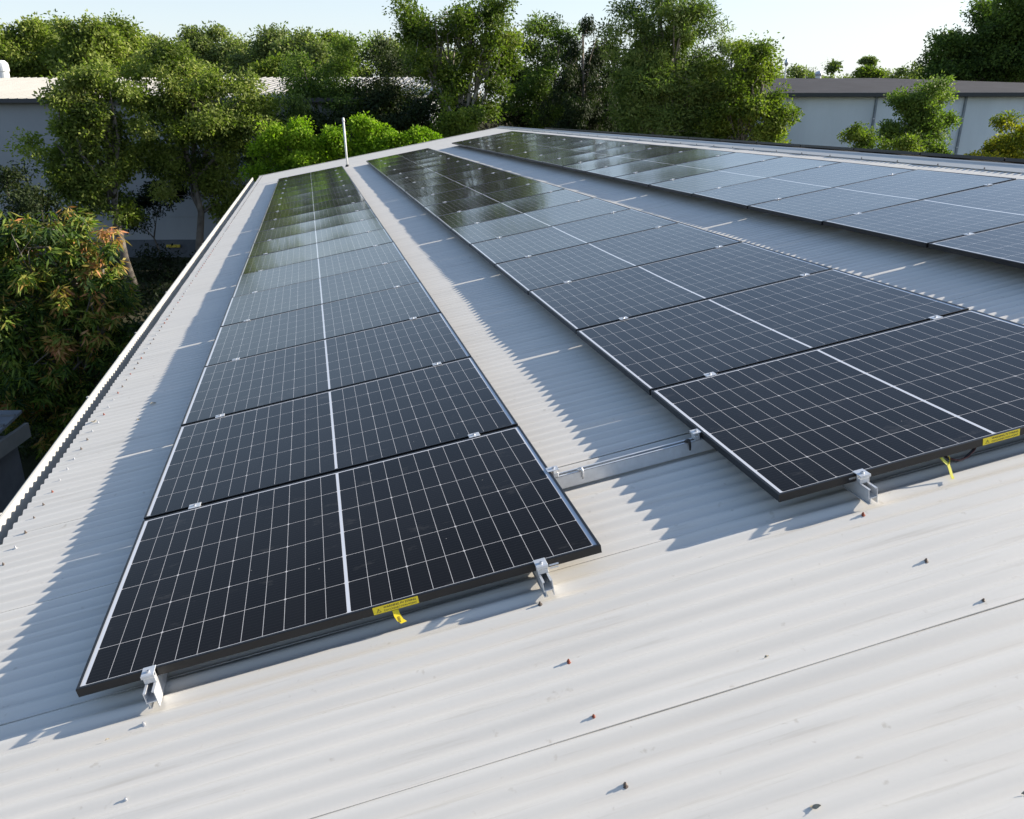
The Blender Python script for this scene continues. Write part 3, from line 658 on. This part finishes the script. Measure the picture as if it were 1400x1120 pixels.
# -- dark middle
MIDL = 'trees massed beyond the far end of the roof'
tree('tree', 'dark bushy tree left of the tallest centre tree', 'tree', 39, [(430, 120, 40, 42), (480, 110, 38, 45), (455, 165, 55, 45, -1), (405, 160, 35, 40, -1)], 'mid', 5, 170, 90, 0.5, 0.20, 0.10, group=MIDL, tint=(0.35, 0.2))
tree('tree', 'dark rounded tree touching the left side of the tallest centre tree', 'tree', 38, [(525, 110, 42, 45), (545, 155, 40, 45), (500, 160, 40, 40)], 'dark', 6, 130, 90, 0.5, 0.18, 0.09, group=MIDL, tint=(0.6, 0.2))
tree('tree', 'tallest centre tree with open airy crown, bright green on its right side', 'tree', 36,
     [(580, 25, 32, 30), (640, 10, 45, 30), (672, 45, 36, 45), (605, 65, 45, 40, .5), (660, 100, 42, 42), (600, 120, 42, 38, -.5), (685, 75, 22, 35), (570, 45, 22, 25), (635, 150, 45, 40)], 'lime', 7, 240, 85, 0.46, 0.19, 0.10, base_u=635, bark='pale_bark', r0=0.2, tint=(0.32, 0.22))
tree('bush', 'rounded green bush under the tallest centre tree at the roof end', 'bush', 33, [(628, 158, 24, 25), (612, 175, 20, 18)], 'lime', 8, 45, 80, 0.36, 0.16, 0.09, r0=0.06)
tree('tree', 'spreading dark tree with paler top between two tall trees', 'tree', 42, [(735, 55, 26, 28), (765, 60, 28, 30), (730, 100, 38, 45), (760, 140, 45, 45, -1)], 'mid', 9, 150, 90, 0.5, 0.19, 0.09, group=MIDL, tint=(0.25, 0.22))
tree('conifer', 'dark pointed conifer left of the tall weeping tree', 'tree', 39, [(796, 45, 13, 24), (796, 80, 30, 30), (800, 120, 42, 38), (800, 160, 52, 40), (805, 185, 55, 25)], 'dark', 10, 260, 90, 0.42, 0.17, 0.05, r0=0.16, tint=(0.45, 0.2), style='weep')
tree('weeping_tree', 'tall weeping tree with hanging foliage right of centre', 'tree', 35,
     [(900, 15, 48, 28), (880, 55, 38, 40), (930, 55, 40, 42), (910, 100, 58, 45), (945, 125, 40, 50), (875, 115, 40, 45), (905, 160, 62, 42), (955, 165, 30, 35), (858, 160, 35, 40), (905, 190, 70, 30), (905, 130, 55, 50), (903, 40, 36, 45), (915, 75, 52, 45)], 'weep', 11, 560, 85, 0.46, 0.24, 0.065, base_u=905, bark='pale_bark', r0=0.22, tint=(0.5, 0.25))
tree('tree', 'bright green rounded tree in front of the grey building', 'tree', 34,
     [(1020, 85, 28, 28), (1000, 105, 30, 35), (1045, 110, 30, 38), (1025, 145, 42, 40), (1065, 160, 26, 30), (995, 160, 32, 40), (1040, 185, 42, 25), (1022, 130, 28, 40), (1005, 190, 40, 30)], 'lime', 12, 200, 95, 0.4, 0.18, 0.10, base_u=1030, r0=0.15)
tree('tree', 'pale thin tree behind the bright green tree right of the weeping tree', 'tree', 46, [(1000, 72, 26, 20), (1030, 75, 18, 15), (985, 100, 25, 30)], 'far', 13, 70, 80, 0.5, 0.18, 0.09, r0=0.12)
# -- bushes lit behind the far roof edge
tree('bush', 'bright green bush behind the far roof corner, left of the pole', 'bush', 30, [(405, 195, 40, 22), (375, 208, 26, 18), (425, 212, 36, 20), (400, 230, 50, 20), (408, 182, 18, 12)], 'bright', 14, 150, 80, 0.3, 0.15, 0.095, r0=0.06, tint=(0.5, 0.25), group='bright green bushes at the far roof edge')
tree('bush', 'bright green bush directly behind the white vent pipe', 'bush', 30, [(480, 188, 36, 20), (515, 196, 34, 18), (470, 210, 45, 20), (525, 212, 38, 16)], 'bright', 15, 150, 80, 0.3, 0.15, 0.095, r0=0.06, tint=(0.5, 0.25), group='bright green bushes at the far roof edge')
tree('bush', 'small bright green bush, rightmost behind the far roof edge', 'bush', 30, [(578, 190, 22, 12), (565, 203, 28, 14)], 'bright', 16, 60, 80, 0.28, 0.14, 0.09, r0=0.05, tint=(0.5, 0.25), group='bright green bushes at the far roof edge')
# -- right side
tree('tree', 'green tree standing before the grey building between its two downpipes', 'tree', 38,
     [(1278, 122, 20, 18), (1245, 135, 22, 22), (1270, 155, 30, 28), (1235, 168, 28, 26), (1285, 175, 22, 22), (1255, 195, 40, 25), (1215, 188, 14, 14), (1262, 150, 20, 35)], 'mid', 17, 150, 90, 0.4, 0.18, 0.10, base_u=1255, r0=0.12, tint=(0.5, 0.22))
tree('bush', 'little round green bush beside the left downpipe of the grey building', 'bush', 34, [(1175, 192, 16, 14), (1172, 205, 18, 14)], 'lime', 18, 35, 80, 0.3, 0.14, 0.09, r0=0.05)
tree('bush', 'low bright green bush at the foot of the green tree', 'bush', 33, [(1225, 205, 24, 14), (1260, 210, 28, 14)], 'lime', 19, 50, 80, 0.3, 0.14, 0.09, r0=0.05)
tree('bush', 'yellowing bush at the right edge above the ridge', 'bush', 30, [(1385, 185, 30, 22), (1365, 205, 34, 18), (1410, 200, 40, 35)], 'yellow', 20, 110, 80, 0.32, 0.15, 0.09, r0=0.07, tint=(0.5, 0.3))
tree('fig_tree', 'huge dark spreading tree behind the grey building at the right edge', 'tree', 72,
     [(1400, 30, 70, 40), (1345, 65, 50, 35), (1300, 85, 38, 24), (1400, 80, 80, 40), (1450, 20, 70, 55), (1480, 70, 60, 50), (1330, 95, 50, 25), (1370, 50, 50, 40)], 'mid', 21, 800, 90, 0.95, 0.36, 0.2, r0=0.5, tint=(0.22, 0.18))
# -- mango near the eave
tree('mango_tree', 'mango tree with reddish new leaves, half in shade left of the gutter', 'tree', 14,
     [(60, 345, 75, 50), (10, 360, 75, 55), (140, 355, 38, 35), (100, 395, 70, 50), (20, 430, 90, 60), (140, 440, 70, 60), (60, 500, 100, 70), (150, 520, 60, 70), (20, 540, 80, 60), (110, 570, 70, 60), (-60, 400, 60, 90)], 'mango', 22, 1700, 22, 0.14, 0.17, 0.037, base_u=70, style='rosette', r0=0.14, tint=(0.30, 0.24), twigs=5)
# -- far band behind the left neighbour
FB = 'gum trees beyond the left building'
far = [('round olive gum tree at the far left beyond the white roof', [(15, 55, 40, 30), (35, 80, 40, 25), (-20, 70, 40, 40)], 'olive', 74, 23),
       ('broad olive gum tree second from the left beyond the white roof', [(75, 60, 32, 24), (60, 85, 40, 22), (95, 85, 30, 22)], 'olive', 80, 24),
       ('tall olive gum tree with lighter top above the white roof', [(118, 50, 25, 20), (105, 75, 30, 25), (135, 80, 28, 25)], 'olive', 72, 25),
       ('dome shaped olive gum tree beyond the two-lobed tree', [(162, 62, 30, 24), (180, 85, 30, 22), (150, 90, 28, 20)], 'olive', 76, 26),
       ('thin wispy gum tree with open crown above the leafy tree', [(285, 52, 26, 12), (265, 65, 26, 14), (305, 72, 28, 16), (325, 88, 24, 18)], 'far', 90, 27),
       ('dark green gum tree right of the wispy gum tree', [(375, 68, 24, 20), (395, 85, 32, 22), (355, 92, 30, 20)], 'far', 85, 28),
       ('forked pale trunked gum tree showing above the ribbed roof', [(410, 66, 22, 16), (430, 82, 26, 20), (405, 90, 28, 16)], 'far', 78, 29),
       ('small rounded gum tree left of the tallest centre tree', [(455, 75, 22, 18), (475, 88, 28, 20), (440, 95, 28, 18)], 'olive', 82, 30),
       ('low yellow green shrub just above the ribbed white roof', [(395, 100, 18, 8), (385, 104, 20, 7)], 'lime', 66, 31),
       ('grey green gum tree behind the leafy tree beyond the white roof', [(225, 75, 30, 20), (205, 90, 30, 18), (245, 90, 34, 18)], 'far', 88, 32),
       ('dark gum tree seen through the airy crown of the tallest tree', [(520, 80, 35, 22), (560, 85, 38, 24), (600, 90, 38, 22)], 'far', 86, 33)]
for lb, lobes, leaf, d, sd_ in far:
    tree('gum_tree', lb, 'tree', d, lobes, leaf, sd_, 150, 70, 0.95, 0.42, 0.24, bark='pale_bark', r0=0.28, group=FB, tint=(0.5, 0.22))
# -- fill behind the middle trees
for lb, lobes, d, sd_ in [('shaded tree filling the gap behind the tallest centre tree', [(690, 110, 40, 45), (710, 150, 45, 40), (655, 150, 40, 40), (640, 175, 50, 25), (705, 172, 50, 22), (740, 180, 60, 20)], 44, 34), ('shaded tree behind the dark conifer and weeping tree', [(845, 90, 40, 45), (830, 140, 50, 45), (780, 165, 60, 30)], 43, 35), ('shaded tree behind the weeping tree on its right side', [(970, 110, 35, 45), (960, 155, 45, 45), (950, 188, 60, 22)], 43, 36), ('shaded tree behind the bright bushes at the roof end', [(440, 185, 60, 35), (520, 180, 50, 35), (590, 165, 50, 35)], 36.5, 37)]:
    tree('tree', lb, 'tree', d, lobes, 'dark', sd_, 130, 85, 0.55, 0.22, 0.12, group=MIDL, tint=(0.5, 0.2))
# undergrowth along the far boundary and in the shaded gap (ground cover)
rng = np.random.default_rng(77); lob = []
for s_, d_ in [(-13, 33), (-11, 34.5), (-9, 34), (-7, 36), (-5, 35.5), (-3, 36), (-1, 37), (1, 36.5), (3, 37), (5, 37.5), (7, 37), (9, 38), (11, 38), (13, 38), (4, 39), (6, 39.5), (2, 38.5), (8, 39.5), (0, 52), (2.5, 52), (5, 53), (7.5, 52), (10, 52), (12.5, 53), (-3, 53), (-12, 22), (-11, 25), (-10, 19), (-13, 28), (-8.4, 17), (-8, 19), (-8.5, 21), (-9, 15), (-7.5, 22), (-9.5, 23), (-8, 25), (-7, 27)]:
    lw_ = s_ < -6 or d_ < 30; lob.append((sd(s_, d_, 0.35 if lw_ else 2.4), np.array([1.5, 1.0, 0.75 if lw_ else 2.6])))
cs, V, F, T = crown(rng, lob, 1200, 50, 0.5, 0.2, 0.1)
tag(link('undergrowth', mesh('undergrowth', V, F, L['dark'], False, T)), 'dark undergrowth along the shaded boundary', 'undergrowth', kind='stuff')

# ------------------------------------------------------------------ neighbours
def bbox_building(origin_s, origin_d): return Matrix([[RH[0], FH[0], 0, (CW + RH * origin_s + FH * origin_d)[0]], [RH[1], FH[1], 0, (CW + RH * origin_s + FH * origin_d)[1]], [0, 0, 1, GZ], [0, 0, 0, 1]])
def mat_wall(name, col, seam=None):
    m = NM(name); o = m.obj(); a = m.noise(o, 0.5, 6, 0.6, (1, 1, 0.25)); b_ = m.noise(o, 7, 5)
    c = m.ramp(a, [(0.3, tuple(x * .88 for x in col)), (0.7, tuple(min(1, x * 1.06) for x in col))]); c = m.mix(m.ramp(b_, [(0.55, (0,) * 3), (0.8, (0.25,) * 3)]), c, tuple(x * .8 for x in col))
    m.set(c, 0.75); m.bump(b_, 0.1, 0.01); return m.m
def mat_ribroof(name, col, pitch, axis=0):
    m = NM(name); o = m.obj(); a = m.noise(o, 0.6, 5, 0.6, (3, 0.3, 1)); c = m.ramp(a, [(0.3, tuple(x * .85 for x in col)), (0.7, col)]); m.set(c, 0.5, 0.0, 0.4); return m.m
def ribbed(mb, x0, x1, P0, P1, pitch, rw, rh, nrm):
    """raised ribs between the eave line P0(y,z) and the ridge line P1(y,z)"""
    x = x0
    while x < x1:
        V = []
        for (y, z) in (P0, P1): V += [(x, y, z), (x + rw * .25, y + nrm[0] * rh, z + nrm[1] * rh), (x + rw * .75, y + nrm[0] * rh, z + nrm[1] * rh), (x + rw, y, z)]
        mb.add(V, [(0, 1, 5, 4), (1, 2, 6, 5), (2, 3, 7, 6), (0, 3, 2, 1)]); x += pitch
# left neighbour
DL_ = 38.0
s0 = (-200 - CX) / FPX * DL_ * 1.03; s1 = (585 - CX) / FPX * DL_ * 1.03
ze = env(60, 136, DL_)[2] - GZ
lbm = bbox_building(0, DL_); left = empty('factory_building', lbm); tag(left, 'white walled factory building with pale ribbed roof behind the left trees', 'building')
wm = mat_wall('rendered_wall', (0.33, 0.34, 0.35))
zp = env(200, 328, DL_)[2] - GZ; zb = env(60, 237, DL_)[2] - GZ; zs2 = env(200, 297, DL_)[2] - GZ
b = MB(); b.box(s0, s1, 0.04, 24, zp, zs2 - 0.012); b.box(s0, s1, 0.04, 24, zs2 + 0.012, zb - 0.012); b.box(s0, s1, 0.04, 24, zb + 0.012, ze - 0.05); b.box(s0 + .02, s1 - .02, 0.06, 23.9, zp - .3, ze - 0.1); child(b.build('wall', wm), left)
b = MB(); b.box(s0, s1, 0.0, 24, -0.2, zp - 0.002); child(b.build('plinth', plain('dark_plinth', (0.09, 0.10, 0.115), 0.7)), left)
SL = math.tan(R(6.0)); run = 15.0
# roof rise chosen so that its ridge shows where the photograph has it
el_r = (env(60, 107.5, DL_ + run)[2] - GZ); SL = (el_r - ze) / run
b = MB(); nl = (-SL, 1.0); P0, P1 = (-0.25, ze + 0.03 - .25 * SL), (run, ze + 0.03 + run * SL)
b.add([(s0 - .2, P0[0], P0[1]), (s1 + .2, P0[0], P0[1]), (s1 + .2, P1[0], P1[1]), (s0 - .2, P1[0], P1[1]), (s1 + .2, 2 * run, P0[1]), (s0 - .2, 2 * run, P0[1])], [(0, 1, 2, 3), (3, 2, 4, 5)])
ribbed(b, s0, s1, P0, P1, 0.40, 0.07, 0.045, nl)
lr = child(b.build('roof', mat_ribroof('pale_ribbed_roof', (0.29, 0.28, 0.26), 0.3)), left)
b = MB(); b.box(s0 - .2, s1 + .2, -0.36, -0.251, ze - 0.14, ze + 0.035); child(b.build('fascia', plain('dark_fascia', (0.05, 0.05, 0.055), 0.5)), left)
# cylinder vent on the ridge
vpz = env(6, 107, DL_ + run); vh = empty('roof_ventilator', tr(vpz - np.array([0, 0, 0.35]))); tag(vh, 'round white roof ventilator on the pale roof at the left edge', 'roof ventilator')
k = (DL_ + run) / FPX
b = MB(); b.lathe((0, 0, 0), [(6.5 * k, 0), (6.5 * k, 0.4 + 7 * k)], 20); child(b.build('base', M['white'], smooth=False), vh)
b = MB(); b.lathe((0, 0, 0.4 + 7 * k), [(7.6 * k, 0), (7.6 * k, 6 * k), (7.0 * k, 9.5 * k), (4 * k, 12.5 * k), (0.2 * k, 13 * k)], 20); child(b.build('cowl', M['white'], smooth=False), vh)
# yellow bar at the plinth
yb = env(237, 336.5, DL_ - 0.1); o = MB().box(-0.31, 0.31, -0.05, 0.05, -0.06, 0.06, 0.01).build('yellow_bar', plain('yellow_paint', (0.55, 0.40, 0.03), 0.5), None, lbm.copy()); o.matrix_world = Matrix.Translation(Vector([float(x) for x in yb])) @ Matrix([[RH[0], FH[0], 0, 0], [RH[1], FH[1], 0, 0], [0, 0, 1, 0], [0, 0, 0, 1]]); tag(o, 'short yellow bar fixed low on the dark plinth of the left building', 'bar')
# right neighbour
DR = 45.0
sa = (985 - CX) / FPX * DR * 1.06; sb_ = (1640 - CX) / FPX * DR * 1.06
zr = env(1200, 128, DR)[2] - GZ
rb = empty('grey_building', bbox_building(0, DR) @ Matrix.Rotation(R(0.0), 4, 'Z')); tag(rb, 'blue grey warehouse with dark roof beyond the ridge at right', 'building')
wr = mat_wall('blue_grey_wall', (0.66, 0.71, 0.72))
b = MB(); b.box(sa, sb_, 0, 26, -0.2, zr - 0.02); child(b.build('wall', wr), rb)
run2 = 13.0; zt = env(1150, 107, DR + run2)[2] - GZ; hipx = (env(1206, 107, DR + run2) - CW).dot(RH)
b = MB(); e0, z0_ = -0.3, zr + 0.03
b.add([(sa - .3, e0, z0_), (sb_ + .3, e0, z0_), (hipx, run2, zt), (sa - .3, run2, zt), (sb_ + .3, 26.3, z0_), (sa - .3, 26.3, z0_)], [(0, 1, 2, 3), (1, 4, 2), (3, 2, 4, 5)])
child(b.build('roof', plain('dark_grey_roof', (0.050, 0.049, 0.054), 0.85, 0, 0.15, 0.8, 0.08)), rb)
b = MB(); b.box(sa - .3, sb_ + .3, -0.42, -0.301, zr - 0.16, zr + 0.04, 0.01); child(b.build('gutter', plain('black_gutter', (0.03, 0.033, 0.036), 0.45)), rb)
for u in (1193.5, 1314.5):
    xx = (env(u, 165, DR) - CW).dot(RH); b = MB(); b.box(-0.055, 0.055, -0.11, -0.002, 0.0, zr - 0.15, 0.015)
    dp = child(b.build('downpipe', plain('grey_downpipe', (0.22, 0.25, 0.27), 0.5)), rb, Matrix.Translation((xx, 0, 0)))
    for zz in (zr - 1.2, zr - 2.6): child(MB().box(-0.08, 0.08, -0.115, 0.0, -0.02, 0.02).build('bracket', M['galv']), dp, Matrix.Translation((0, 0, zz)))
vq = env(1118.5, 107.5, DR + run2); rv = empty('roof_vent', tr(vq - np.array([0, 0, 0.25]))); tag(rv, 'small metal roof vent on the ridge of the grey building', 'roof vent'); k = (DR + run2) / FPX
b = MB(); b.lathe((0, 0, 0), [(3.6 * k, 0), (3.6 * k, .25 + 3 * k)], 14); child(b.build('base', M['galv']), rv)
b = MB(); b.lathe((0, 0, .25 + 3 * k), [(4.2 * k, 0), (4.6 * k, 2.5 * k), (3.6 * k, 5 * k), (0.3 * k, 6.2 * k)], 14); child(b.build('cowl', M['galv']), rv)
# shed in the shaded gap, left edge
shp = env(-122, 640, 9.5)
sh = empty('shed', Matrix([[RH[0], FH[0], 0, shp[0]], [RH[1], FH[1], 0, shp[1]], [0, 0, 1, GZ], [0, 0, 0, 1]])); tag(sh, 'small dark shed with battened metal roof at the left edge below the mango tree', 'shed')
hz = env(10, 668, 9.5)[2] - GZ
b = MB(); b.box(-1.8, 0.22, 0.1, 1.9, -0.1, hz - 0.05); child(b.build('wall', plain('dark_shed_wall', (0.12, 0.12, 0.125), 0.7)), sh)
b = MB(); b.prism([(-0.1, hz), (2.0, hz + 0.28), (2.0, hz + 0.32), (-0.1, hz + 0.04)], -2.0, 0.34, axis=0)
for k in range(7): yy = 0.0 + k * 0.3; zz = hz + 0.04 + yy * 0.1333; b.box(-2.0, 0.33, yy, yy + 0.05, zz - 0.0, zz + 0.045)
child(b.build('roof', plain('grey_batten_roof', (0.13, 0.14, 0.15), 0.5)), sh)
b = MB(); b.box(0.341, 0.40, -0.1, 2.0, hz - 0.10, hz + 0.12); child(b.build('fascia', plain('shed_fascia', (0.18, 0.17, 0.15), 0.6)), sh)
b = MB(); b.box(-0.75, -0.05, 0.06, 0.098, 0.05, hz - 0.35); child(b.build('door', M['white']), sh)
# ------------------------------------------------------------------ far right skyline
rng = np.random.default_rng(91); lob = []
for k, u in enumerate(np.arange(1010, 1500, 13)):
    d_ = 210 + 25 * math.sin(k * 1.7); v = 101 + 2.4 * math.sin(k * 2.3) + 2.0 * math.sin(k * 0.9 + 1); c = env(u, v + 8, d_); lob.append((c, np.array([2.6 + (k % 3) * .5, 2.5, 2.0 + (k % 4) * .35])))
    c2 = c.copy(); c2[2] -= 4; lob.append((c2, np.array([3.2, 3, 4.0])))
cs, V, F, T = crown(rng, lob, 1500, 36, 1.1, 0.85, 0.5)
tag(link('tree_line', mesh('tree_line', V, F, L['far'], False, T)), 'hazy line of distant trees above the grey roof', 'tree line', kind='stuff')
tree('tree', 'rounded pale yellow green tree showing above the dark roof ridge', 'tree', 110, [(1194, 99, 12, 7), (1183, 102, 10, 6)], 'lime', 40, 60, 60, 0.7, 0.4, 0.25, r0=0.2)
tree('tree', 'thin umbrella topped tree sticking up above the distant tree line', 'tree', 118, [(1187, 84.5, 7, 3.5)], 'far', 41, 26, 55, 0.5, 0.4, 0.2, r0=0.14)
mp = env(1073, 106, 150); mt = empty('mast', Matrix.Translation((float(mp[0]), float(mp[1]), GZ))); tag(mt, 'slim mast with oval aerial on the skyline at right', 'mast')
hz2 = env(1073, 84, 150)[2] - GZ; b = MB(); b.lathe((0, 0, 0), [(0.16, 0), (0.10, hz2 + 0.5)], 8); child(b.build('pole', M['galv']), mt)
b = MB(); b.lathe((0, 0, hz2 - 0.2), [(0.1, -0.55), (0.30, -0.3), (0.36, 0), (0.26, 0.4), (0.05, 0.6)], 10); child(b.build('aerial', M['galv'], smooth=True), mt)
print('SUN el', math.degrees(EL), 'az', math.degrees(AZ), 'GZ', GZ, 'CW', CW)
